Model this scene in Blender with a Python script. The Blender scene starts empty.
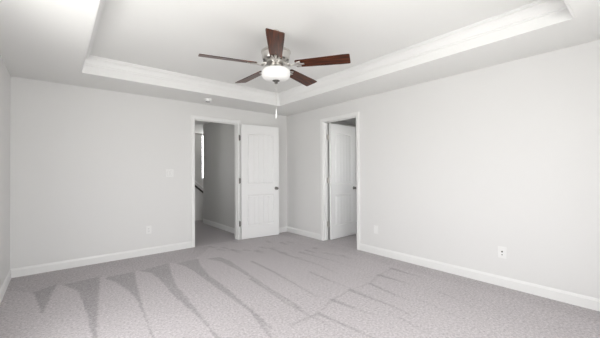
import bpy, bmesh, math, random
from math import sin, cos, pi, radians
from mathutils import Vector, Matrix

random.seed(4)
S = bpy.context.scene
COL = S.collection

# ---------------------------------------------------------------- camera
cam_d = bpy.data.cameras.new('camera')
cam = bpy.data.objects.new('camera', cam_d)
COL.objects.link(cam)
yaw, pit, rol = 0.692, 0.008, -0.005
fw = Vector((sin(yaw), cos(yaw), 0)); rt = Vector((cos(yaw), -sin(yaw), 0)); up = Vector((0, 0, 1))
fw2 = fw * cos(pit) + up * sin(pit); up2 = up * cos(pit) - fw * sin(pit)
r3 = rt * cos(rol) + up2 * sin(rol); u3 = up2 * cos(rol) - rt * sin(rol)
m3 = Matrix((r3, u3, -fw2)).transposed()
cam.matrix_world = Matrix.Translation((-3.761, -4.972, 1.269)) @ m3.to_4x4()
cam_d.sensor_width = 36.0
cam_d.lens = 293.95 / 600 * 36.0
cam_d.clip_start = 0.05
S.camera = cam

# ---------------------------------------------------------------- world, light, exposure
W = bpy.data.worlds.new('world'); S.world = W; W.use_nodes = True
bg = W.node_tree.nodes['Background']
# overcast sky above, sunlit ground below
NT = W.node_tree
w_tc = NT.nodes.new('ShaderNodeTexCoord'); w_sep = NT.nodes.new('ShaderNodeSeparateXYZ'); w_ramp = NT.nodes.new('ShaderNodeValToRGB')
w_map = NT.nodes.new('ShaderNodeMapRange'); w_map.inputs['From Min'].default_value = -1.0
NT.links.new(w_tc.outputs['Generated'], w_sep.inputs[0]); NT.links.new(w_sep.outputs['Z'], w_map.inputs['Value'])
NT.links.new(w_map.outputs[0], w_ramp.inputs['Fac']); NT.links.new(w_ramp.outputs['Color'], bg.inputs[0])
w_ramp.color_ramp.elements[0].position = 0.46; w_ramp.color_ramp.elements[0].color = (0.86, 0.855, 0.83, 1)
w_ramp.color_ramp.elements[1].position = 0.54; w_ramp.color_ramp.elements[1].color = (0.985, 0.99, 1.0, 1)
bg.inputs[1].default_value = 7.0
S.view_settings.view_transform = 'Standard'
S.view_settings.look = 'None'
S.view_settings.gamma = 1.0
S.view_settings.use_curve_mapping = False
S.view_settings.exposure = 0.74

# room dimensions (metres); the far right corner of the room is the origin
H = 2.44          # ceiling height
RISE = 0.20       # rise of the tray
RW = 4.191        # room width along the back wall
FY = -5.55        # front wall (behind the camera)
T = 0.12          # wall thickness
# doorway in the back wall (x0, x1) and in the right wall (y0, y1)
BX0, BX1 = -1.955, -1.160
RY0, RY1 = -1.875, -1.105
DH = 2.163
# windows behind the camera
WIN_F = [(-3.42, -2.60, 0.40, 2.25), (-2.45, -1.63, 0.40, 2.25)]      # x0,x1,z0,z1 on the front wall
WIN_L_ADDED = [(-3.30, -2.35, 0.50, 1.98)]  # unseen left-wall window, added to brighten the back and left of the room
WIN_C_ADDED = (0.45, 1.15, 1.25, 2.05)                                        # x0,x1,z0,z1 in the room behind the right wall, added to light the door leaf                                   # y0,y1,z0,z1 on the left wall
WIN_H = (-0.340, 0.20, 1.04, 2.43)                                     # x0,x1,z0,z1 in the stair hall
WIN_S_ADDED = (0.62, 1.00, 1.45, 1.91)                                       # y0,y1,z0,z1 on the left side of the hall, unseen, added to light the hall wall


def portal(name, loc, rot, sx, sy):
    d = bpy.data.lights.new(name, 'AREA'); d.shape = 'RECTANGLE'; d.size = sx; d.size_y = sy
    d.cycles.is_portal = True
    o = bpy.data.objects.new(name, d); o.location = loc; o.rotation_euler = rot
    COL.objects.link(o); return o


for (a, b, c, d) in WIN_F:
    portal('window_light', ((a + b) / 2, FY - T - 0.02, (c + d) / 2), (radians(90), 0, 0), b - a, d - c)
for (a, b, c, d) in WIN_L_ADDED:
    portal('window_light', (-RW - T - 0.02, (a + b) / 2, (c + d) / 2), (radians(90), 0, radians(-90)), b - a, d - c)  # portal of the added left-wall window
portal('window_light', (-2.37 - 0.02, (WIN_S_ADDED[0] + WIN_S_ADDED[1]) / 2, (WIN_S_ADDED[2] + WIN_S_ADDED[3]) / 2), (radians(90), 0, radians(-90)), WIN_S_ADDED[1] - WIN_S_ADDED[0], WIN_S_ADDED[3] - WIN_S_ADDED[2])  # portal of the added hall window
portal('window_light', ((WIN_C_ADDED[0] + WIN_C_ADDED[1]) / 2, -3.2 - 0.02, (WIN_C_ADDED[2] + WIN_C_ADDED[3]) / 2), (radians(90), 0, 0), WIN_C_ADDED[1] - WIN_C_ADDED[0], WIN_C_ADDED[3] - WIN_C_ADDED[2])  # portal of the added window behind the right wall
portal('window_light', ((WIN_H[0] + WIN_H[1]) / 2, 3.9 + T + 0.02, (WIN_H[2] + WIN_H[3]) / 2), (radians(-90), 0, 0), WIN_H[1] - WIN_H[0], WIN_H[3] - WIN_H[2])


# ---------------------------------------------------------------- materials
def mat(name, col, rough=0.6, metal=0.0, spec=0.5, coat=0.0):
    m = bpy.data.materials.new(name); m.use_nodes = True
    p = m.node_tree.nodes['Principled BSDF']
    p.inputs['Base Color'].default_value = (*col, 1)
    p.inputs['Roughness'].default_value = rough
    p.inputs['Metallic'].default_value = metal
    p.inputs['Specular IOR Level'].default_value = spec
    p.inputs['Coat Weight'].default_value = coat
    return m


def nd(m, t, **kw):
    n = m.node_tree.nodes.new(t)
    for k, v in kw.items(): setattr(n, k, v)
    return n


def painted(name, col, rough, bump=0.05, scale=90.0):
    """roller-stippled paint: faint tone variation and bump"""
    m = mat(name, col, rough, spec=0.3)
    L = m.node_tree.links; p = m.node_tree.nodes['Principled BSDF']
    tc = nd(m, 'ShaderNodeTexCoord')
    n1 = nd(m, 'ShaderNodeTexNoise'); n1.inputs['Scale'].default_value = scale
    L.new(tc.outputs['Object'], n1.inputs['Vector'])
    b = nd(m, 'ShaderNodeBump'); b.inputs['Strength'].default_value = bump; b.inputs['Distance'].default_value = 0.002
    L.new(n1.outputs['Fac'], b.inputs['Height']); L.new(b.outputs['Normal'], p.inputs['Normal'])
    return m


M_WALL = painted('wall_paint', (0.785, 0.782, 0.773), 0.75)
M_CEIL = painted('ceiling_paint', (0.866, 0.868, 0.85), 0.85)
M_TRIM = mat('trim_paint', (0.86, 0.86, 0.85), 0.4, spec=0.4)
M_DOOR = mat('door_paint', (0.87, 0.87, 0.868), 0.45, spec=0.4)
M_PLATE = mat('plate_plastic', (0.86, 0.86, 0.85), 0.35)
M_SLOT = mat('dark_slot', (0.06, 0.06, 0.06), 0.6)
M_GAP = mat('plate_gap', (0.35, 0.35, 0.35), 0.6)
M_NICKEL = mat('brushed_nickel', (0.62, 0.60, 0.57), 0.32, 1.0)
M_DNICKEL = mat('dark_nickel', (0.22, 0.21, 0.20), 0.35, 1.0)
M_RAIL = mat('dark_rail', (0.025, 0.018, 0.014), 0.35)
M_VINYL = mat('window_vinyl', (0.85, 0.85, 0.85), 0.4)


def wood():
    m = mat('walnut_blade', (0.08, 0.03, 0.02), 0.30, spec=0.22, coat=0.0)
    L = m.node_tree.links; p = m.node_tree.nodes['Principled BSDF']
    tc = nd(m, 'ShaderNodeTexCoord'); mp = nd(m, 'ShaderNodeMapping')
    mp.inputs['Scale'].default_value = (2.2, 26, 26)
    L.new(tc.outputs['Object'], mp.inputs['Vector'])
    n = nd(m, 'ShaderNodeTexNoise'); n.inputs['Scale'].default_value = 2.2; n.inputs['Detail'].default_value = 6
    n.inputs['Distortion'].default_value = 0.6
    L.new(mp.outputs['Vector'], n.inputs['Vector'])
    r = nd(m, 'ShaderNodeValToRGB')
    e = r.color_ramp.elements
    e[0].position = 0.3; e[0].color = (0.010, 0.004, 0.003, 1)
    e[1].position = 0.75; e[1].color = (0.19, 0.052, 0.018, 1)
    q = e.new(0.52); q.color = (0.065, 0.018, 0.008, 1)
    L.new(n.outputs['Fac'], r.inputs['Fac']); L.new(r.outputs['Color'], p.inputs['Base Color'])
    p.inputs['Coat Roughness'].default_value = 0.25
    return m


M_WOOD = wood()


def frosted():
    m = mat('frosted_glass', (0.90, 0.90, 0.88), 0.35, spec=0.5)
    p = m.node_tree.nodes['Principled BSDF']
    p.inputs['Subsurface Weight'].default_value = 0.6
    p.inputs['Subsurface Radius'].default_value = (0.05, 0.05, 0.05)
    p.inputs['Subsurface Scale'].default_value = 0.5
    return m


M_BOWL = frosted()


def glass():
    m = bpy.data.materials.new('window_glass'); m.use_nodes = True
    nt = m.node_tree; nt.nodes.clear()
    o = nt.nodes.new('ShaderNodeOutputMaterial'); mx = nt.nodes.new('ShaderNodeMixShader')
    t = nt.nodes.new('ShaderNodeBsdfTransparent'); g = nt.nodes.new('ShaderNodeBsdfGlossy')
    g.inputs['Roughness'].default_value = 0.02; mx.inputs[0].default_value = 0.06
    nt.links.new(t.outputs[0], mx.inputs[1]); nt.links.new(g.outputs[0], mx.inputs[2]); nt.links.new(mx.outputs[0], o.inputs[0])
    return m


M_GLASS = glass()


def carpet(name, with_nap):
    m = mat(name, (0.5, 0.46, 0.46), 1.0, spec=0.05)
    L = m.node_tree.links; p = m.node_tree.nodes['Principled BSDF']
    p.inputs['Sheen Weight'].default_value = 0.15
    tc = nd(m, 'ShaderNodeTexCoord')
    # yarn tufts
    n1 = nd(m, 'ShaderNodeTexNoise'); n1.inputs['Scale'].default_value = 52; n1.inputs['Detail'].default_value = 4
    n2 = nd(m, 'ShaderNodeTexNoise'); n2.inputs['Scale'].default_value = 230; n2.inputs['Detail'].default_value = 1
    n3 = nd(m, 'ShaderNodeTexNoise'); n3.inputs['Scale'].default_value = 2.3; n3.inputs['Detail'].default_value = 4
    for n in (n1, n2, n3): L.new(tc.outputs['Object'], n.inputs['Vector'])
    mx = nd(m, 'ShaderNodeMath', operation='ADD'); L.new(n1.outputs['Fac'], mx.inputs[0]); L.new(n2.outputs['Fac'], mx.inputs[1])
    mr = nd(m, 'ShaderNodeMapRange'); mr.inputs['From Min'].default_value = 0.72; mr.inputs['From Max'].default_value = 1.28
    L.new(mx.outputs[0], mr.inputs['Value'])
    # brushed-up pile (light) against laid-down pile (dark)
    light = nd(m, 'ShaderNodeMix', data_type='RGBA')
    light.inputs['A'].default_value = (0.36, 0.335, 0.342, 1); light.inputs['B'].default_value = (0.685, 0.645, 0.657, 1)
    dark = nd(m, 'ShaderNodeMix', data_type='RGBA')
    dark.inputs['A'].default_value = (0.225, 0.208, 0.215, 1); dark.inputs['B'].default_value = (0.48, 0.448, 0.458, 1)
    L.new(mr.outputs[0], light.inputs['Factor']); L.new(mr.outputs[0], dark.inputs['Factor'])
    fin = nd(m, 'ShaderNodeMix', data_type='RGBA')
    L.new(light.outputs['Result'], fin.inputs['A']); L.new(dark.outputs['Result'], fin.inputs['B'])
    if with_nap:
        at = nd(m, 'ShaderNodeAttribute'); at.attribute_name = 'nap'
        # ragged edges and blotches in the lay of the pile
        n4 = nd(m, 'ShaderNodeTexNoise'); n4.inputs['Scale'].default_value = 28; n4.inputs['Detail'].default_value = 4
        L.new(tc.outputs['Object'], n4.inputs['Vector'])
        a = nd(m, 'ShaderNodeMath', operation='SUBTRACT'); L.new(n4.outputs['Fac'], a.inputs[0]); a.inputs[1].default_value = 0.5
        b = nd(m, 'ShaderNodeMath', operation='MULTIPLY'); L.new(a.outputs[0], b.inputs[0]); b.inputs[1].default_value = 1.1
        c0 = nd(m, 'ShaderNodeMath', operation='SUBTRACT'); L.new(n3.outputs['Fac'], c0.inputs[0]); c0.inputs[1].default_value = 0.5
        c1 = nd(m, 'ShaderNodeMath', operation='MULTIPLY_ADD'); L.new(c0.outputs[0], c1.inputs[0]); c1.inputs[1].default_value = 0.5; L.new(b.outputs[0], c1.inputs[2])
        c = nd(m, 'ShaderNodeMath', operation='ADD', use_clamp=True); L.new(at.outputs['Fac'], c.inputs[0]); L.new(c1.outputs[0], c.inputs[1])
        L.new(c.outputs[0], fin.inputs['Factor'])
    else:
        fin.inputs['Factor'].default_value = 0.45
    L.new(fin.outputs['Result'], p.inputs['Base Color'])
    bp = nd(m, 'ShaderNodeBump'); bp.inputs['Strength'].default_value = 0.6; bp.inputs['Distance'].default_value = 0.006
    L.new(mx.outputs[0], bp.inputs['Height']); L.new(bp.outputs['Normal'], p.inputs['Normal'])
    return m


M_CARPET = carpet('carpet', True)
M_CARPET2 = carpet('carpet_adjoining', False)


# ---------------------------------------------------------------- mesh helpers
def box(bm, x0, x1, y0, y1, z0, z1, bev=0.0):
    vs = [bm.verts.new((x, y, z)) for x in (x0, x1) for y in (y0, y1) for z in (z0, z1)]
    F = [(0, 1, 3, 2), (4, 6, 7, 5), (0, 4, 5, 1), (2, 3, 7, 6), (0, 2, 6, 4), (1, 5, 7, 3)]
    fs = [bm.faces.new([vs[i] for i in f]) for f in F]
    if bev:
        es = {e for f in fs for e in f.edges}
        bmesh.ops.bevel(bm, geom=list(es), offset=bev, segments=2, affect='EDGES', profile=0.5)


def lathe(bm, prof, n=40, mtx=None):
    """prof: list of (r, z); a radius of 0 closes at the axis"""
    rings = []
    for (r, z) in prof:
        if r < 1e-6: rings.append([bm.verts.new((0, 0, z))])
        else: rings.append([bm.verts.new((r * cos(2 * pi * i / n), r * sin(2 * pi * i / n), z)) for i in range(n)])
    allv = [v for r in rings for v in r]
    for a, b in zip(rings, rings[1:]):
        for i in range(n):
            j = (i + 1) % n
            if len(a) == 1 and len(b) == 1: continue
            if len(a) == 1: bm.faces.new((a[0], b[i], b[j]))
            elif len(b) == 1: bm.faces.new((a[i], a[j], b[0]))
            else: bm.faces.new((a[i], a[j], b[j], b[i]))
    if mtx is not None: bmesh.ops.transform(bm, matrix=mtx, verts=allv)


def tube(bm, pts, r, n=10, closed=False, flat=1.0):
    pts = [Vector(p) for p in pts]; rings = []
    N = len(pts)
    for i, p in enumerate(pts):
        if closed: t = pts[(i + 1) % N] - pts[i - 1]
        else: t = pts[min(i + 1, N - 1)] - pts[max(i - 1, 0)]
        t.normalize()
        s = t.cross(Vector((0, 0, 1)))
        if s.length < 1e-3: s = Vector((1, 0, 0))
        s.normalize(); u = s.cross(t)
        rr = r[i] if isinstance(r, (list, tuple)) else r
        rings.append([bm.verts.new(p + s * rr * cos(2 * pi * k / n) + u * rr * flat * sin(2 * pi * k / n)) for k in range(n)])
    prs = list(zip(rings, rings[1:])) + ([(rings[-1], rings[0])] if closed else [])
    for a, b in prs:
        for k in range(n): bm.faces.new((a[k], a[(k + 1) % n], b[(k + 1) % n], b[k]))
    if not closed:
        bm.faces.new(rings[0]); bm.faces.new(rings[-1][::-1])


def stations(bm, rows, closed_profile=True, loop=False):
    """skin a list of rows of 3-D points (the same profile at each station)"""
    R = [[bm.verts.new(p) for p in row] for row in rows]
    n = len(R[0])
    prs = list(zip(R, R[1:])) + ([(R[-1], R[0])] if loop else [])
    for a, b in prs:
        for k in range(n if closed_profile else n - 1):
            bm.faces.new((a[k], a[(k + 1) % n], b[(k + 1) % n], b[k]))
    if not loop and closed_profile:
        bm.faces.new(R[0]); bm.faces.new(R[-1][::-1])


def obj(name, bm, m, parent=None, smooth=False, loc=None, rot=None):
    bmesh.ops.recalc_face_normals(bm, faces=bm.faces)
    me = bpy.data.meshes.new(name); bm.to_mesh(me); bm.free()
    if m is not None: me.materials.append(m)
    if smooth:
        for p in me.polygons: p.use_smooth = True
        me.set_sharp_from_angle(angle=radians(35))
    o = bpy.data.objects.new(name, me); COL.objects.link(o)
    if parent: o.parent = parent
    if loc: o.location = loc
    if rot: o.rotation_euler = rot
    return o


def struct(name, bm, m, label=None, cat=None):
    o = obj(name, bm, m); o['kind'] = 'structure'
    if label: o['label'] = label
    if cat: o['category'] = cat
    return o


def empty(name, loc, label, cat, rz=0.0, kind=None, group=None):
    o = bpy.data.objects.new(name, None); COL.objects.link(o)
    o.location = loc; o.rotation_euler = (0, 0, rz); o.empty_display_size = 0.1
    o['label'] = label; o['category'] = cat
    if kind: o['kind'] = kind
    if group: o['group'] = group
    return o


# ---------------------------------------------------------------- floor with vacuum tracks
GX0, GX1, GY0, GY1 = -RW, 0.0, FY, 0.0
STEP = 0.0125

# edges of the swept pile, floor coordinates found from the carpet itself (see px() below)
CP = Vector((-3.761, -4.972, 1.269))


def fl(x, y):
    """a point of the carpet seen at (x, y) on the 600 x 338 photograph"""
    d = fw2 + r3 * ((x - 300) / 293.95) - u3 * ((y - 169) / 293.95)
    t = -CP.z / d.z
    return (CP.x + d.x * t, CP.y + d.y * t)


def build_floor():
    import numpy as np
    nx = int(round((GX1 - GX0) / STEP)) + 1; ny = int(round((GY1 - GY0) / STEP)) + 1
    xs = np.linspace(GX0, GX1, nx); ys = np.linspace(GY0, GY1, ny)
    X, Y = np.meshgrid(xs, ys)
    P = np.stack([X, Y], -1)
    nap = np.zeros(X.shape)

    def inside(poly):
        c = np.zeros(X.shape, bool); n = len(poly)
        for i in range(n):
            x1, y1 = poly[i]; x2, y2 = poly[(i + 1) % n]
            if y1 == y2: continue
            cond = ((y1 > Y) != (y2 > Y)) & (X < (x2 - x1) * (Y - y1) / (y2 - y1) + x1)
            c ^= cond
        return c

    def segdist(a, b):
        a = np.array(a); b = np.array(b); d = b - a
        t = np.clip(((P - a) @ d) / (d @ d), 0, 1)
        return np.hypot(*np.moveaxis(P - (a + t[..., None] * d), -1, 0)), t

    def wedge(pts, v=1.0):
        poly = [fl(*p) for p in pts]
        m = inside(poly)
        nap[m] = np.maximum(nap[m], v)

    def stripe(pts, w0, w1, v0=1.0, v1=0.6):
        q = [fl(*p) for p in pts]; n = len(q) - 1
        for i in range(n):
            d, t = segdist(q[i], q[i + 1])
            s = (i + t) / n
            w = (w0 + (w1 - w0) * s) * 1.2; v = min(1.0, v0 * 1.25) + (v1 * 1.35 - min(1.0, v0 * 1.25)) * s
            k = np.clip(1.5 - d / w, 0, 1) * v
            np.maximum(nap, k, out=nap)

    # band of pile left lying along the back wall, behind the ends of the strokes
    band = [(-8, 292), (14, 291), (33, 293), (58, 285), (76, 285.5), (100, 277), (120, 276), (134, 271.5), (152, 270), (169, 263), (184, 263),
            (196, 258), (205, 252), (210, 246), (100, 255), (-20, 278)]
    wedge(band, 0.38)
    # dark wedges between the strokes, narrowing towards the camera
    wedge([(33, 292.5), (38, 304), (42, 315), (47, 305), (53, 292), (57, 284)], 0.95)
    wedge([(62, 285), (78, 290.5), (84, 305), (90, 325), (94, 342), (98, 342), (97, 325), (98.5, 300), (100, 276.5)], 0.95)
    wedge([(104, 278), (118, 283.5), (131, 292.5), (138, 303), (146, 321), (153, 342), (156, 342), (149, 325), (143, 308), (138.5, 291), (134.5, 271.5)], 0.9)
    wedge([(140, 271), (152, 273), (161, 281), (175, 297), (190, 310), (206, 326), (222, 345), (226, 345), (211, 328), (197, 310), (186, 297), (175.5, 284), (171.5, 274), (169, 263)], 0.85)
    wedge([(176, 263.5), (187, 267), (202, 277), (218, 288.5), (237, 302), (254, 315), (270, 329), (274, 330), (258, 315), (242, 301.5), (224, 286), (209, 275), (200.5, 265), (198, 258.5)], 0.8)
    wedge([(206, 258.5), (222, 262), (241, 272), (262, 284.5), (285, 300), (300, 309), (303, 309), (288, 299), (264, 284), (244, 270), (230, 261), (220, 257)], 0.72)
    # thin edges where one stroke overlaps the next
    stripe([(252, 261.3), (275, 272.5), (300, 287), (318, 297)], 0.018, 0.010, 0.75, 0.35)
    stripe([(250, 278.5), (270, 291.5), (287, 303.5), (317, 319), (330, 326)], 0.014, 0.008, 0.8, 0.3)
    stripe([(250, 308.6), (267, 332), (272, 340)], 0.012, 0.008, 0.8, 0.5)
    stripe([(318, 313.5), (340, 323), (367, 335), (380, 341)], 0.016, 0.008, 0.9, 0.3)
    stripe([(332, 300), (350, 306.5), (371, 314)], 0.022, 0.008, 0.95, 0.3)
    stripe([(350, 290), (365, 296), (390, 305), (411, 315)], 0.022, 0.008, 0.95, 0.35)
    stripe([(370, 283.5), (400, 297), (412, 301)], 0.018, 0.008, 0.7, 0.2)
    stripe([(379, 275), (400, 281), (417, 287)], 0.024, 0.008, 0.8, 0.2)
    stripe([(392, 268.5), (410, 274), (427, 278.5)], 0.026, 0.008, 0.75, 0.2)
    stripe([(310, 272), (330, 280.5), (347, 287), (370, 296)], 0.016, 0.008, 0.55, 0.2)
    stripe([(270, 248), (293, 257), (320, 265), (337, 273.5)], 0.02, 0.010, 0.6, 0.25)
    stripe([(300, 252), (330, 260), (365, 270)], 0.018, 0.010, 0.45, 0.2)
    stripe([(292, 325), (303, 320), (318, 313.5)], 0.012, 0.010, 0.5, 0.6)
    stripe([(318, 313.5), (332, 300), (350, 290), (370, 283.5), (379, 275), (392, 268.5)], 0.012, 0.012, 0.35, 0.35)
    stripe([(440, 292), (470, 305), (500, 318)], 0.012, 0.008, 0.4, 0.15)
    stripe([(420, 300), (450, 313), (480, 327)], 0.012, 0.008, 0.4, 0.15)
    stripe([(400, 318), (430, 334)], 0.010, 0.008, 0.4, 0.15)
    # trodden patches near the doorways
    rng = np.random.RandomState(3)
    for i in range(26):
        cx, cy = rng.uniform(205, 345), 0
        cy = 238 + rng.uniform(0, 16) + abs(cx - 230) * 0.06
        L = rng.uniform(3, 9)
        stripe([(cx, cy), (cx + L, cy + L * rng.uniform(0.1, 0.4))], 0.03, 0.02, rng.uniform(0.35, 0.7), 0.3)
    # pile towards the right wall lies the other way
    r = np.clip((X + 1.15) / 0.5, 0, 1) * 0.04
    nap = np.maximum(nap, r)
    edge = np.clip((X + 0.35) / 0.1, 0, 1) * 0.25
    nap = np.maximum(nap, edge)
    # soften
    for _ in range(1):
        nap[1:-1, 1:-1] = (nap[1:-1, 1:-1] * 2 + nap[:-2, 1:-1] + nap[2:, 1:-1] + nap[1:-1, :-2] + nap[1:-1, 2:]) / 6

    me = bpy.data.meshes.new('floor')
    co = np.stack([X, Y, np.zeros_like(X)], -1).reshape(-1, 3).astype('f')
    idx = np.arange(nx * ny).reshape(ny, nx)
    q = np.stack([idx[:-1, :-1], idx[:-1, 1:], idx[1:, 1:], idx[1:, :-1]], -1).reshape(-1, 4)
    me.vertices.add(len(co)); me.vertices.foreach_set('co', co.ravel())
    me.loops.add(q.size); me.loops.foreach_set('vertex_index', q.ravel().astype('i'))
    me.polygons.add(len(q)); me.polygons.foreach_set('loop_start', (np.arange(len(q)) * 4).astype('i'))
    me.update(calc_edges=True)
    at = me.attributes.new('nap', 'FLOAT', 'POINT'); at.data.foreach_set('value', nap.ravel().astype('f'))
    me.materials.append(M_CARPET)
    o = bpy.data.objects.new('floor', me); COL.objects.link(o)
    o['kind'] = 'structure'; o['label'] = 'light greige carpet with fan-shaped vacuum tracks'; o['category'] = 'carpet'
    return o


build_floor()
bm = bmesh.new(); box(bm, -2.35, 1.0, 0.0, 4.02, -0.06, 0.0)
struct('floor_hall', bm, M_CARPET2, 'carpeted hall floor beyond the open doorway', 'carpet')
bm = bmesh.new(); box(bm, 0.0, 2.4, -3.2, -0.12, -0.06, 0.0)
struct('floor_closet', bm, M_CARPET2, 'carpeted floor of the dark room behind the right-hand doorway', 'carpet')
bm = bmesh.new(); box(bm, -RW - T, T, FY - T, T, -0.12, -0.065)
struct('floor_slab', bm, M_GAP)

# ---------------------------------------------------------------- walls
def wall_x(bm, y0, y1, x0, x1, z1, holes):
    """wall running along x, holes = (xa, xb, za, zb)"""
    x = x0
    for (a, b, c, d) in sorted(holes):
        if a > x: box(bm, x, a, y0, y1, 0, z1)
        if c > 0: box(bm, a, b, y0, y1, 0, c)
        if d < z1: box(bm, a, b, y0, y1, d, z1)
        x = b
    box(bm, x, x1, y0, y1, 0, z1)


def wall_y(bm, x0, x1, y0, y1, z1, holes):
    y = y0
    for (a, b, c, d) in sorted(holes):
        if a > y: box(bm, x0, x1, y, a, 0, z1)
        if c > 0: box(bm, x0, x1, a, b, 0, c)
        if d < z1: box(bm, x0, x1, a, b, d, z1)
        y = b
    box(bm, x0, x1, y, y1, 0, z1)


J = 0.018     # jamb thickness, let into the wall
HT = H + 0.3
bm = bmesh.new(); wall_x(bm, 0, T, -RW - T, T, HT, [(BX0 - J, BX1 + J, 0, DH + J)])
struct('wall_back', bm, M_WALL, 'pale grey back wall with the doorway to the hall', 'wall')
bm = bmesh.new(); wall_y(bm, 0, T, FY - T, 0, HT, [(RY0 - J, RY1 + J, 0, DH + J)])
struct('wall_right', bm, M_WALL, 'long pale grey right wall with narrow doorway', 'wall')
bm = bmesh.new(); wall_y(bm, -RW - T, -RW, FY - T, 0, HT, WIN_L_ADDED)
struct('wall_left', bm, M_WALL, 'sliver of pale grey wall at the left edge', 'wall')
bm = bmesh.new(); wall_x(bm, FY - T, FY, -RW, 0, HT, WIN_F)
struct('wall_front', bm, M_WALL, 'pale grey wall with windows', 'wall')

# hall behind the back wall, stair hall beyond it, and the room behind the right wall
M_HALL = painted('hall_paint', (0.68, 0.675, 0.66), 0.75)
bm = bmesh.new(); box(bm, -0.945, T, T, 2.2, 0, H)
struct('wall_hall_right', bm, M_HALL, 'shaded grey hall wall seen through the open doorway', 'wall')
bm = bmesh.new(); wall_y(bm, -2.37, -2.25, T, 4.02, H, [WIN_S_ADDED])
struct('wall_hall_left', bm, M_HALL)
bm = bmesh.new(); wall_x(bm, 3.9, 4.02, -2.25, 1.0, H, [WIN_H])
struct('wall_hall_end', bm, M_HALL, 'far wall of the stair hall', 'wall')
bm = bmesh.new(); box(bm, 0.9, 1.0, 2.2, 3.9, 0, H); box(bm, T, 1.0, 2.1, 2.2, 0, H)
struct('wall_stair_side', bm, M_HALL)
bm = bmesh.new(); box(bm, -2.37, 1.0, T, 4.02, H, H + 0.1)
struct('ceiling_hall', bm, M_CEIL)
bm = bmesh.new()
box(bm, 2.3, 2.4, -3.1, -0.22, 0, H); box(bm, T, 2.4, -0.22, -0.12, 0, H); wall_x(bm, -3.2, -3.1, T, 2.3, H, [WIN_C_ADDED])
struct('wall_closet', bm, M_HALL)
bm = bmesh.new(); box(bm, T, 2.4, -3.2, -0.12, H, H + 0.1)
struct('ceiling_closet', bm, M_CEIL)

# ---------------------------------------------------------------- tray ceiling
TX0, TX1, TY0, TY1 = -3.546, -0.684, -4.594, -0.697
bm = bmesh.new()
box(bm, -RW, TX0, FY, 0, H, H + RISE + 0.06)
box(bm, TX1, 0, FY, 0, H, H + RISE + 0.06)
box(bm, TX0, TX1, FY, TY0, H, H + RISE + 0.06)
box(bm, TX0, TX1, TY1, 0, H, H + RISE + 0.06)
box(bm, TX0, TX1, TY0, TY1, H + RISE, H + RISE + 0.06)
struct('ceiling', bm, M_CEIL, 'white tray ceiling with a raised middle', 'ceiling')
bm = bmesh.new()
prof = [(0.0005, H - 0.004), (0.013, H - 0.004), (0.014, H + 0.088), (0.022, H + 0.092), (0.022, H + 0.104), (0.030, H + 0.110), (0.036, H + 0.128),
        (0.046, H + 0.148), (0.060, H + 0.164), (0.072, H + 0.172), (0.072, H + 0.182), (0.082, H + 0.186), (0.082, H + 0.1995), (0.0005, H + 0.1995)]
rows = []
for (cx, cy, sx, sy) in ((TX0, TY0, 1, 1), (TX1, TY0, -1, 1), (TX1, TY1, -1, -1), (TX0, TY1, 1, -1)):
    rows.append([(cx + sx * d, cy + sy * d, z) for d, z in prof])
stations(bm, rows, True, loop=True)
struct('trim_1', bm, M_TRIM, 'white crown moulding around the tray of the ceiling', 'crown moulding')

# ---------------------------------------------------------------- baseboards
BH, BT = 0.108, 0.014
BP = [(0, 0), (BT, 0), (BT, BH * 0.80), (BT * 0.75, BH * 0.86), (BT * 0.6, BH * 0.93), (BT * 0.35, BH), (0, BH)]


def base_run(bm, p0, p1, nrm, m0=0.0, m1=0.0):
    """p0, p1 along the wall; nrm points into the room; m0/m1 = 1 for an inside mitre"""
    p0 = Vector(p0); p1 = Vector(p1); t = (p1 - p0).normalized(); n = Vector(nrm)
    rows = []
    for p, s in ((p0, m0), (p1, -m1)):
        rows.append([(p.x + n.x * d + t.x * d * s, p.y + n.y * d + t.y * d * s, z) for d, z in BP])
    stations(bm, rows)


CW = 0.066    # casing width
bm = bmesh.new()
base_run(bm, (-RW, 0), (BX0 - CW, 0), (0, -1), 1, 0)
base_run(bm, (BX1 + CW, 0), (0, 0), (0, -1), 0, 1)
struct('baseboard_back', bm, M_TRIM, 'white baseboard along the back wall', 'baseboard')
bm = bmesh.new()
base_run(bm, (0, 0), (0, RY1 + CW), (-1, 0), 1, 0)
base_run(bm, (0, RY0 - CW), (0, FY), (-1, 0), 0, 1)
struct('baseboard_right', bm, M_TRIM, 'white baseboard along the right wall', 'baseboard')
bm = bmesh.new(); base_run(bm, (-RW, FY), (-RW, 0), (1, 0), 1, 1)
struct('baseboard_left', bm, M_TRIM, 'white baseboard at the left edge', 'baseboard')
bm = bmesh.new(); base_run(bm, (0, FY), (-RW, FY), (0, 1), 1, 1)
struct('baseboard_front', bm, M_TRIM)
bm = bmesh.new(); base_run(bm, (-0.945, T), (-0.945, 2.2), (-1, 0)); base_run(bm, (0.9, 3.9), (-2.25, 3.9), (0, -1))
struct('baseboard_hall', bm, M_TRIM, 'white baseboard along the hall wall', 'baseboard')

# ---------------------------------------------------------------- doors
def casing_bm(a0, a1, zt, put, side=1):
    """profiled casing round an opening; put(along, out, z) -> point; side: which way out is"""
    P = [(0.004, 0), (0.004, 0.012), (0.012, 0.016), (CW * 0.55, 0.019), (CW - 0.008, 0.019), (CW, 0.014), (CW, 0)]
    bm = bmesh.new()
    rows = [[put(a0 - u, d, 0) for u, d in P], [put(a0 - u, d, zt + u) for u, d in P],
            [put(a1 + u, d, zt + u) for u, d in P], [put(a1 + u, d, 0) for u, d in P]]
    stations(bm, rows)
    return bm


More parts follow.
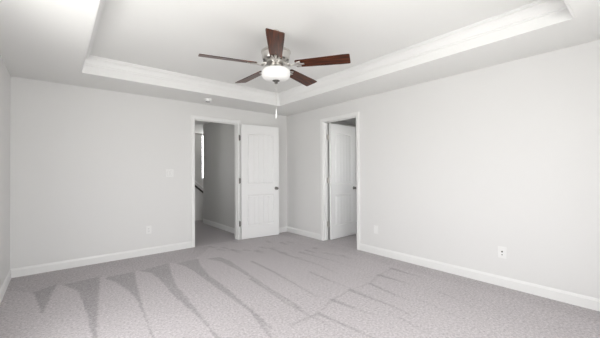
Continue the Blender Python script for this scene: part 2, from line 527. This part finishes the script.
def jamb_bm(a0, a1, zt, put):
    """jamb boards with the door stop"""
    bm = bmesh.new()

    def bx(u0, u1, d0, d1, z0, z1):
        p = [put(u, d, z) for u in (u0, u1) for d in (d0, d1) for z in (z0, z1)]
        vs = [bm.verts.new(q) for q in p]
        for f in [(0, 1, 3, 2), (4, 6, 7, 5), (0, 4, 5, 1), (2, 3, 7, 6), (0, 2, 6, 4), (1, 5, 7, 3)]: bm.faces.new([vs[i] for i in f])
    e = 0.0008
    bx(a0 - J + e, a0, -T + e, -e, 0.001, zt); bx(a1, a1 + J - e, -T + e, -e, 0.001, zt); bx(a0 - J + e, a1 + J - e, -T + e, -e, zt, zt + J - e)
    bx(a0, a0 + 0.010, -0.075, -0.040, 0.001, zt); bx(a1 - 0.010, a1, -0.075, -0.040, 0.001, zt); bx(a0 + 0.010, a1 - 0.010, -0.075, -0.040, zt - 0.010, zt)
    return bm


def panel_depth(u, v, w, h):
    """depth of the leaf's surface at (u, v): two recessed panels of vertical planks, the upper one arched"""
    st = 0.115
    best = 0.0
    for (z0, z1, arch) in ((0.235, 0.815, 0.0), (1.015, h - 0.155, 0.035)):
        x0, x1 = st, w - st
        c = (x0 + x1) / 2; hw = (x1 - x0) / 2
        top = z1 - arch * ((u - c) / hw) ** 2 if arch else z1
        d = min(u - x0, x1 - u, v - z0, top - v)
        if d <= 0: continue
        if d < 0.012: best = -0.012 * d / 0.012
        elif d < 0.020: best = -0.012
        elif d < 0.032: best = -0.012 + 0.008 * (d - 0.020) / 0.012
        else:
            best = -0.004
            pw = (x1 - x0 - 0.064) / 5
            k = ((u - x0 - 0.032) % pw)
            k = min(k, pw - k)
            if k < 0.010: best = -0.004 - 0.007 * (1 - k / 0.010)
    return best


def leaf_bm(w, h, th=0.035):
    bm = bmesh.new()
    nu, nv = int(w / 0.0040), int(h / 0.0115)
    faces = []
    for s in (0, 1):
        g = []
        for j in range(nv + 1):
            row = []
            for i in range(nu + 1):
                u = w * i / nu; v = h * j / nv
                d = panel_depth(u, v, w, h)
                y = (-d) if s == 0 else th + d
                row.append(bm.verts.new((u, y, v)))
            g.append(row)
        for j in range(nv):
            for i in range(nu): bm.faces.new((g[j][i], g[j][i + 1], g[j + 1][i + 1], g[j + 1][i]))
        faces.append(g)
    a, b = faces
    for j in range(nv):
        bm.faces.new((a[j][0], b[j][0], b[j + 1][0], a[j + 1][0])); bm.faces.new((a[j][nu], b[j][nu], b[j + 1][nu], a[j + 1][nu]))
    for i in range(nu):
        bm.faces.new((a[0][i], b[0][i], b[0][i + 1], a[0][i + 1])); bm.faces.new((a[nv][i], b[nv][i], b[nv][i + 1], a[nv][i + 1]))
    return bm


def knob_bm(th=0.035):
    """a round knob with its rose on both faces of the leaf"""
    bm = bmesh.new()
    P = [(0, 0), (0.032, 0), (0.032, 0.005), (0.026, 0.009), (0.012, 0.011), (0.011, 0.030), (0.019, 0.036), (0.026, 0.045), (0.0275, 0.054), (0.024, 0.063), (0.014, 0.068), (0, 0.069)]
    lathe(bm, P, 28, Matrix.Rotation(radians(90), 4, 'X'))
    lathe(bm, P, 28, Matrix.Translation((0, th, 0)) @ Matrix.Rotation(radians(-90), 4, 'X'))
    return bm


def hinge_bm():
    bm = bmesh.new()
    for k in range(3):
        z = -0.045 + k * 0.03
        lathe(bm, [(0, z + 0.0005), (0.0105, z + 0.0005), (0.0105, z + 0.0295), (0, z + 0.0295)], 14)
    lathe(bm, [(0, 0.045), (0.006, 0.045), (0.0075, 0.050), (0.004, 0.055), (0, 0.056)], 14)
    lathe(bm, [(0, -0.045), (0.006, -0.045), (0.0075, -0.050), (0.004, -0.055), (0, -0.056)], 14)
    return bm


def hinge_plates(bm, ang):
    """leaves folding out of the knuckle at the given two angles"""
    for a in ang:
        b2 = bmesh.new(); box(b2, 0.004, 0.034, -0.0012, 0.0012, -0.045, 0.045)
        bmesh.ops.transform(b2, matrix=Matrix.Rotation(a, 4, 'Z'), verts=b2.verts)
        me = bpy.data.meshes.new('tmp'); b2.to_mesh(me); b2.free(); bm.from_mesh(me); bpy.data.meshes.remove(me)


# door 1: back wall, thrown back against the wall to the right of its opening
d1 = empty('door_1', (BX1, 0, 0), 'white panelled door standing wide open against the back wall', 'door', kind='structure')
inv1 = Vector((BX1, 0, 0))
put_b = lambda a, d, z: (a - BX1, -d, z)
obj('door_casing', casing_bm(BX0, BX1, DH, put_b), M_TRIM, d1)
obj('door_jamb', jamb_bm(BX0, BX1, DH, put_b), M_TRIM, d1)
LW = 0.795
HA = math.atan2(-0.086, 0.799)
leafp = Vector((0.030, -0.053 - 0.035, 0))      # relative to the empty
leaf = obj('door_leaf', leaf_bm(LW, 2.138), M_DOOR, d1, loc=(0.036, -0.088, 0.012), rot=(0, 0, HA))
obj('knob', knob_bm(), M_DNICKEL, leaf, smooth=True, loc=(LW - 0.066, 0, 0.925))
for z in (0.30, 1.10, 1.90):
    bm = hinge_bm(); hinge_plates(bm, (HA,))
    obj('hinge', bm, M_DNICKEL, d1, smooth=True, loc=(0.021, -0.046, z))

# door 2: right wall, open into the dark room at about a right angle
d2 = empty('door_2', (0, RY1, 0), 'white door with plank panels ajar in the right wall', 'door', kind='structure')
put_r = lambda a, d, z: (-d, a - RY1, z)
obj('door_casing', casing_bm(RY0, RY1, DH, put_r), M_TRIM, d2)
obj('door_jamb', jamb_bm(RY0, RY1, DH, lambda a, d, z: (-d, a - RY1, z)), M_TRIM, d2)
LW2 = 0.745
leaf2 = obj('door_leaf', leaf_bm(LW2, 2.138), M_DOOR, d2, loc=(0.118, -0.072, 0.012), rot=(0, 0, radians(2.5)))
obj('knob', knob_bm(), M_DNICKEL, leaf2, smooth=True, loc=(LW2 - 0.066, 0, 0.925))
for z in (0.30, 1.10, 1.90):
    bm = hinge_bm(); hinge_plates(bm, (radians(90), radians(180)))
    obj('hinge', bm, M_NICKEL, d2, smooth=True, loc=(0.098, -0.030, z))


# ---------------------------------------------------------------- windows
def window(name, put, w, h, depth=T):
    """vinyl sash window: put(u, d, v), d = 0 at the inner wall face, negative outwards"""
    def bx(bm, u0, u1, d0, d1, v0, v1):
        vs = [bm.verts.new(put(u, d, v)) for u in (u0, u1) for d in (d0, d1) for v in (v0, v1)]
        for f in [(0, 1, 3, 2), (4, 6, 7, 5), (0, 4, 5, 1), (2, 3, 7, 6), (0, 2, 6, 4), (1, 5, 7, 3)]: bm.faces.new([vs[i] for i in f])
    e = 0.001
    bm = bmesh.new()
    f = 0.045
    bx(bm, e, f, -0.11, -0.03, e, h - e); bx(bm, w - f, w - e, -0.11, -0.03, e, h - e)
    bx(bm, f, w - f, -0.11, -0.03, e, f); bx(bm, f, w - f, -0.11, -0.03, h - f, h - e)
    bx(bm, f, w - f, -0.09, -0.05, h / 2 - 0.02, h / 2 + 0.02)
    o = struct(name, bm, M_VINYL)
    bm = bmesh.new(); bx(bm, f, w - f, -0.072, -0.068, f, h / 2 - 0.02); bx(bm, f, w - f, -0.072, -0.068, h / 2 + 0.02, h - f)
    obj('window_pane', bm, M_GLASS, o)
    return o


k = 0
for (a, b, c, d) in WIN_F:
    k += 1; window('window_%d' % k, lambda u, dd, v, a=a, c=c: (a + u, FY + dd, c + v), b - a, d - c)
for (a, b, c, d) in WIN_L_ADDED:
    k += 1; window('window_%d' % k, lambda u, dd, v, a=a, c=c: (-RW + dd, a + u, c + v), b - a, d - c)  # added out of view as extra light for the room
k += 1; window('window_%d' % k, lambda u, dd, v: (-2.25 + dd, WIN_S_ADDED[0] + u, WIN_S_ADDED[2] + v), WIN_S_ADDED[1] - WIN_S_ADDED[0], WIN_S_ADDED[3] - WIN_S_ADDED[2])  # added hall window, out of view, lights the hall's right wall
k += 1; window('window_%d' % k, lambda u, dd, v: (WIN_C_ADDED[0] + u, -3.1 + dd * 0.8, WIN_C_ADDED[2] + v), WIN_C_ADDED[1] - WIN_C_ADDED[0], WIN_C_ADDED[3] - WIN_C_ADDED[2])  # added window, out of view, throws light on the open leaf of door 2
k += 1
w4 = window('window_%d' % k, lambda u, dd, v: (WIN_H[0] + u, 3.9 - dd, WIN_H[2] + v), WIN_H[1] - WIN_H[0], WIN_H[3] - WIN_H[2])
w4['label'] = 'bright sliver of window at the end of the stair hall'; w4['category'] = 'window'

# ---------------------------------------------------------------- stair guard wall and handrail in the hall
hw = empty('stair_guard_wall', (-0.95, 2.66, 0), 'low stair wall with a sloping white cap beyond the hall', 'stair wall', kind='structure')
bm = bmesh.new()
xa, xb = -0.70, 0.95          # relative x
za, zb = 1.45, 0.0
sl = -0.86                     # rise per metre
pts = [(xa, 0), (1.2, 0), (1.2, 0.02), (xa, 1.0 + sl * (xa + 0.016))]
f0 = [bm.verts.new((x, 0, z)) for x, z in pts]; f1 = [bm.verts.new((x, 0.09, z)) for x, z in pts]
bm.faces.new(f0); bm.faces.new(f1[::-1])
for i in range(4): bm.faces.new((f0[i], f0[(i + 1) % 4], f1[(i + 1) % 4], f1[i]))
obj('wall_panel', bm, M_HALL, hw)
bm = bmesh.new()
q = lambda x, dz: (x, 1.0 + sl * (x + 0.016) + dz)
pts = [q(xa, 0.0), q(1.1, 0.0), q(1.1, 0.035), q(xa, 0.035)]
f0 = [bm.verts.new((x, -0.02, z)) for x, z in pts]; f1 = [bm.verts.new((x, 0.11, z)) for x, z in pts]
bm.faces.new(f0); bm.faces.new(f1[::-1])
for i in range(4): bm.faces.new((f0[i], f0[(i + 1) % 4], f1[(i + 1) % 4], f1[i]))
obj('cap_board', bm, M_TRIM, hw)
hr = empty('handrail', (-0.95, 2.59, 0), 'dark sloping handrail glimpsed through the open doorway', 'handrail')
bm = bmesh.new()
z0 = lambda x: 0.875 + sl * (x + 0.016)
tube(bm, [(-0.45, 0, z0(-0.45)), (0.0, 0, z0(0.0)), (0.55, 0, z0(0.55))], 0.023, 12)
obj('rail', bm, M_RAIL, hr, smooth=True)
for x in (-0.35, 0.42):
    bm = bmesh.new(); tube(bm, [(x, 0, z0(x) - 0.02), (x, 0.01, z0(x) - 0.05), (x, 0.069, z0(x) - 0.055)], 0.006, 8)
    obj('bracket', bm, M_DNICKEL, hr, smooth=True)

# ---------------------------------------------------------------- ceiling fan
FC = (-2.115, -2.627)
ZB = 2.30
fan = empty('ceiling_fan', (FC[0], FC[1], H + RISE), 'five-blade walnut ceiling fan with nickel motor and frosted bowl', 'ceiling fan')
o0 = H + RISE


def zz(prof): return [(r, z - o0) for r, z in prof]


bm = bmesh.new(); lathe(bm, zz([(0, 2.6395), (0.034, 2.6395), (0.035, 2.625), (0.034, 2.595), (0.030, 2.570), (0.022, 2.560), (0, 2.558)]), 40)
obj('canopy', bm, M_NICKEL, fan, smooth=True)
bm = bmesh.new(); lathe(bm, zz([(0, 2.565), (0.0125, 2.565), (0.0125, 2.45), (0, 2.45)]), 20)
obj('downrod', bm, M_NICKEL, fan, smooth=True)
bm = bmesh.new()
lathe(bm, zz([(0, 2.475), (0.03, 2.475), (0.034, 2.462), (0.075, 2.455), (0.118, 2.447), (0.140, 2.438), (0.145, 2.430), (0.143, 2.420), (0.136, 2.414),
              (0.134, 2.372), (0.128, 2.352), (0.112, 2.338), (0.098, 2.334), (0.098, 2.322), (0.066, 2.318), (0, 2.318)]), 56)
motor = obj('motor_housing', bm, M_NICKEL, fan, smooth=True)
for i in range(10):                     # oval vents round the lower skirt of the motor
    a = 2 * pi * (i + 0.5) / 10
    bm = bmesh.new()
    lathe(bm, [(0, 0.0012), (0.018, 0.0012), (0.018, -0.004), (0, -0.004)], 20, Matrix.Diagonal((0.7, 1.25, 1, 1)))
    v = obj('vent', bm, M_DNICKEL, motor)
    v.matrix_local = Matrix.Translation((0.1175 * cos(a), 0.1175 * sin(a), 2.343 - o0)) @ Matrix.Rotation(a, 4, 'Z') @ Matrix.Rotation(radians(150), 4, 'Y')

bm = bmesh.new()
lathe(bm, zz([(0, 2.3185), (0.060, 2.3185), (0.064, 2.310), (0.064, 2.290), (0.075, 2.282), (0.075, 2.272), (0.105, 2.262), (0.130, 2.256), (0.134, 2.248), (0.130, 2.242), (0, 2.242)]), 48)
obj('light_fitter', bm, M_NICKEL, fan, smooth=True)
bm = bmesh.new()
lathe(bm, zz([(0.124, 2.258), (0.132, 2.254), (0.138, 2.244), (0.140, 2.226), (0.138, 2.204), (0.129, 2.184), (0.110, 2.168), (0.072, 2.158), (0.036, 2.153), (0, 2.1525)]), 56)
obj('glass_bowl', bm, M_BOWL, fan, smooth=True)
bm = bmesh.new()
lathe(bm, zz([(0, 2.158), (0.034, 2.156), (0.036, 2.150), (0.026, 2.145), (0.014, 2.141), (0.014, 2.136), (0.017, 2.132), (0.013, 2.125), (0, 2.122)]), 32)
obj('finial', bm, M_DNICKEL, fan, smooth=True)
# pull chain with a white fob
bm = bmesh.new()
zc = 2.121
while zc > 1.875:
    bmesh.ops.create_icosphere(bm, subdivisions=1, radius=0.0024, matrix=Matrix.Translation((0, 0, zc - o0))); zc -= 0.0052
ch = obj('pull_chain', bm, M_NICKEL, fan, smooth=True)
bm = bmesh.new()
lathe(bm, zz([(0, 1.878), (0.003, 1.876), (0.0045, 1.862), (0.0062, 1.83), (0.0062, 1.80), (0.004, 1.786), (0, 1.784)]), 16)
obj('chain_fob', bm, M_PLATE, ch, smooth=True)


def blade_outline():
    r0, r1 = 0.195, 0.714
    pts = []
    n = 14
    hw = lambda t: 0.0555 + (0.0725 - 0.0555) * min(1, t * 1.15)
    for i in range(n + 1):
        t = i / n; pts.append((r0 + 0.012 + (r1 - 0.016 - r0 - 0.012) * t, -hw(t)))
    for a in range(1, 6):
        an = -pi / 2 + a * pi / 2 / 6
        pts.append((r1 - 0.014 + 0.014 * cos(an), -(0.0725 - 0.014) + 0.014 * sin(an)))
    for a in range(0, 6):
        an = a * pi / 2 / 6
        pts.append((r1 - 0.014 + 0.014 * cos(an), (0.0725 - 0.014) + 0.014 * sin(an)))
    for i in range(n + 1):
        t = 1 - i / n; pts.append((r0 + 0.012 + (r1 - 0.016 - r0 - 0.012) * t, hw(t)))
    pts += [(r0 + 0.003, 0.048), (r0, 0.036), (r0, -0.036), (r0 + 0.003, -0.048)]
    return pts


def blade_bm():
    bm = bmesh.new(); P = blade_outline(); th = 0.0055
    A = [bm.verts.new((x, y, th / 2)) for x, y in P]; B = [bm.verts.new((x, y, -th / 2)) for x, y in P]
    bm.faces.new(A); bm.faces.new(B[::-1])
    for i in range(len(P)): bm.faces.new((A[i], A[(i + 1) % len(P)], B[(i + 1) % len(P)], B[i]))
    return bm


def iron_bm(pitch):
    """cast blade iron: neck from the motor, open scroll, three-lobed pad screwed under the blade"""
    bm = bmesh.new()
    R = Matrix.Rotation(pitch, 4, 'X')
    tube(bm, [(0.078, 0, 0.026), (0.105, 0, 0.012), (0.13, 0, -0.004), (0.160, 0, -0.012), (0.19, 0, -0.012)], [0.014, 0.012, 0.010, 0.010, 0.012], 10, flat=0.55)
    for s in (-1, 1):
        loop = [(0.118 + 0.026 * cos(a), s * (0.022 + 0.019 * sin(a) * s * s), 0.0 - 0.006 * cos(a)) for a in [2 * pi * i / 18 for i in range(18)]]
        tube(bm, loop, 0.0048, 8, closed=True)
    vs0 = len(bm.verts)
    b2 = bmesh.new()
    arms = []
    for s in (-1, 1):
        tube(b2, [(0.165, 0, -0.011), (0.195, s * 0.016, -0.0085), (0.222, s * 0.030, -0.0075), (0.247, s * 0.034, -0.0075)], [0.010, 0.009, 0.010, 0.012], 10, flat=0.45)
        lathe(b2, [(0, -0.0145), (0.004, -0.0145), (0.007, -0.012), (0.007, -0.004), (0, -0.004)], 12, Matrix.Translation((0.243, s * 0.034, 0)))
    tube(b2, [(0.165, 0, -0.011), (0.22, 0, -0.008), (0.262, 0, -0.0075), (0.282, 0, -0.0070)], [0.012, 0.010, 0.012, 0.011], 10, flat=0.45)
    lathe(b2, [(0, -0.0145), (0.004, -0.0145), (0.007, -0.012), (0.007, -0.004), (0, -0.004)], 12, Matrix.Translation((0.272, 0, 0)))
    bmesh.ops.transform(b2, matrix=R, verts=b2.verts)
    me = bpy.data.meshes.new('tmp'); b2.to_mesh(me); b2.free(); bm.from_mesh(me); bpy.data.meshes.remove(me)
    return bm


PITCH = radians(-13)
irn0 = bld0 = None
for kk in range(5):
    a = radians(18.5 + 72 * kk)
    if kk == 0:
        irn0 = obj('blade_iron', iron_bm(PITCH), M_NICKEL, fan, smooth=True); bld0 = obj('blade', blade_bm(), M_WOOD, fan)
        ir, bl = irn0, bld0
    else:
        ir = irn0.copy(); bl = bld0.copy()
        for c in (ir, bl): c.parent = fan; COL.objects.link(c)
    ir.location = (0, 0, ZB - o0); ir.rotation_euler = (0, 0, a)
    bl.location = (0, 0, ZB - o0); bl.rotation_euler = (PITCH, 0, a)

# ---------------------------------------------------------------- smoke detector
sd = empty('smoke_detector', (-1.878, -0.377, H), 'round white smoke detector on the ceiling above the hall doorway', 'smoke detector')
bm = bmesh.new(); lathe(bm, [(0, 0), (0.066, 0), (0.066, -0.010), (0.062, -0.014), (0.060, -0.030), (0.054, -0.037), (0.030, -0.040), (0, -0.040)], 40)
obj('body', bm, M_PLATE, sd, smooth=True)
bm = bmesh.new(); lathe(bm, [(0.036, -0.0395), (0.036, -0.0425), (0.024, -0.0435), (0.0, -0.0435)], 28)
obj('sensor_grille', bm, M_GAP, sd, smooth=True)


# ---------------------------------------------------------------- wall plates (local x across, -y out of the wall, z up)
def plate_bm(w, h):
    bm = bmesh.new(); box(bm, -w / 2, w / 2, -0.006, -0.0002, -h / 2, h / 2, 0.0022); return bm


RZ_R = radians(-90)     # local -y -> world -x, for the right wall
# double rocker switch by the doorway
sw = empty('light_switch', (-2.362, 0, 1.252), 'white two-rocker light switch beside the hall doorway', 'light switch')
obj('cover_plate', plate_bm(0.118, 0.122), M_PLATE, sw)
for s in (-1, 1):
    bm = bmesh.new(); box(bm, s * 0.023 - 0.0175, s * 0.023 + 0.0175, -0.0068, -0.005, -0.035, 0.035)
    obj('rocker_frame', bm, M_GAP, sw)
    bm = bmesh.new(); box(bm, s * 0.023 - 0.016, s * 0.023 + 0.016, -0.0095, -0.006, -0.0335, 0.0335, 0.001)
    obj('rocker', bm, M_PLATE, sw)


def outlet(loc, rz, label, group=None):
    t = empty('wall_outlet', loc, label, 'wall outlet', rz, group=group)
    obj('cover_plate', plate_bm(0.076, 0.122), M_PLATE, t)
    for s in (-1, 1):
        bm = bmesh.new()
        lathe(bm, [(0, 0), (0.0172, 0), (0.0172, 0.0022), (0, 0.0022)], 28, Matrix.Translation((0, -0.0058, s * 0.0195)) @ Matrix.Rotation(radians(90), 4, 'X') @ Matrix.Diagonal((1, 0.85, 1, 1)))
        f = obj('socket', bm, M_PLATE, t)
        bm = bmesh.new()
        for x, hh in ((-0.0065, 0.0048), (0.0065, 0.0040)):
            box(bm, x - 0.0013, x + 0.0013, -0.0083, -0.0078, s * 0.0195 + 0.002 - hh, s * 0.0195 + 0.002 + hh)
        lathe(bm, [(0, 0), (0.0026, 0), (0.0026, 0.0005), (0, 0.0005)], 12, Matrix.Translation((0, -0.0079, s * 0.0195 - 0.0085)) @ Matrix.Rotation(radians(90), 4, 'X'))
        obj('slots', bm, M_SLOT, f)
    bm = bmesh.new(); lathe(bm, [(0, 0), (0.0028, 0), (0.0022, 0.0012), (0, 0.0014)], 12, Matrix.Translation((0, -0.0059, 0)) @ Matrix.Rotation(radians(90), 4, 'X'))
    obj('screw', bm, M_PLATE, t)
    return t


outlet((-2.668, 0, 0.382), 0, 'white duplex outlet low on the back wall')
# the right-hand plate carries two dark jacks
jk = empty('jack_plate', (0, -3.898, 0.370), 'white plate with two dark jacks low on the right wall', 'wall jack', RZ_R)
obj('cover_plate', plate_bm(0.080, 0.124), M_PLATE, jk)
for z, r in ((0.010, 0.0085), (-0.024, 0.0060)):
    bm = bmesh.new(); lathe(bm, [(0, 0), (r, 0), (r, 0.003), (r * 0.6, 0.006), (0, 0.006)], 16, Matrix.Translation((0.0, -0.0055, z)) @ Matrix.Rotation(radians(90), 4, 'X'))
    obj('jack', bm, M_SLOT if z > 0 else M_DNICKEL, jk, smooth=True)
bp = empty('blank_plate', (0, -2.247, 0.373), 'plain white wall plate beside the right-hand doorway', 'wall plate', RZ_R)
obj('cover_plate', plate_bm(0.074, 0.122), M_PLATE, bp)
bm = bmesh.new(); box(bm, -0.0168, 0.0168, -0.0078, -0.005, -0.0335, 0.0335, 0.0008)
obj('insert', bm, M_PLATE, bp)
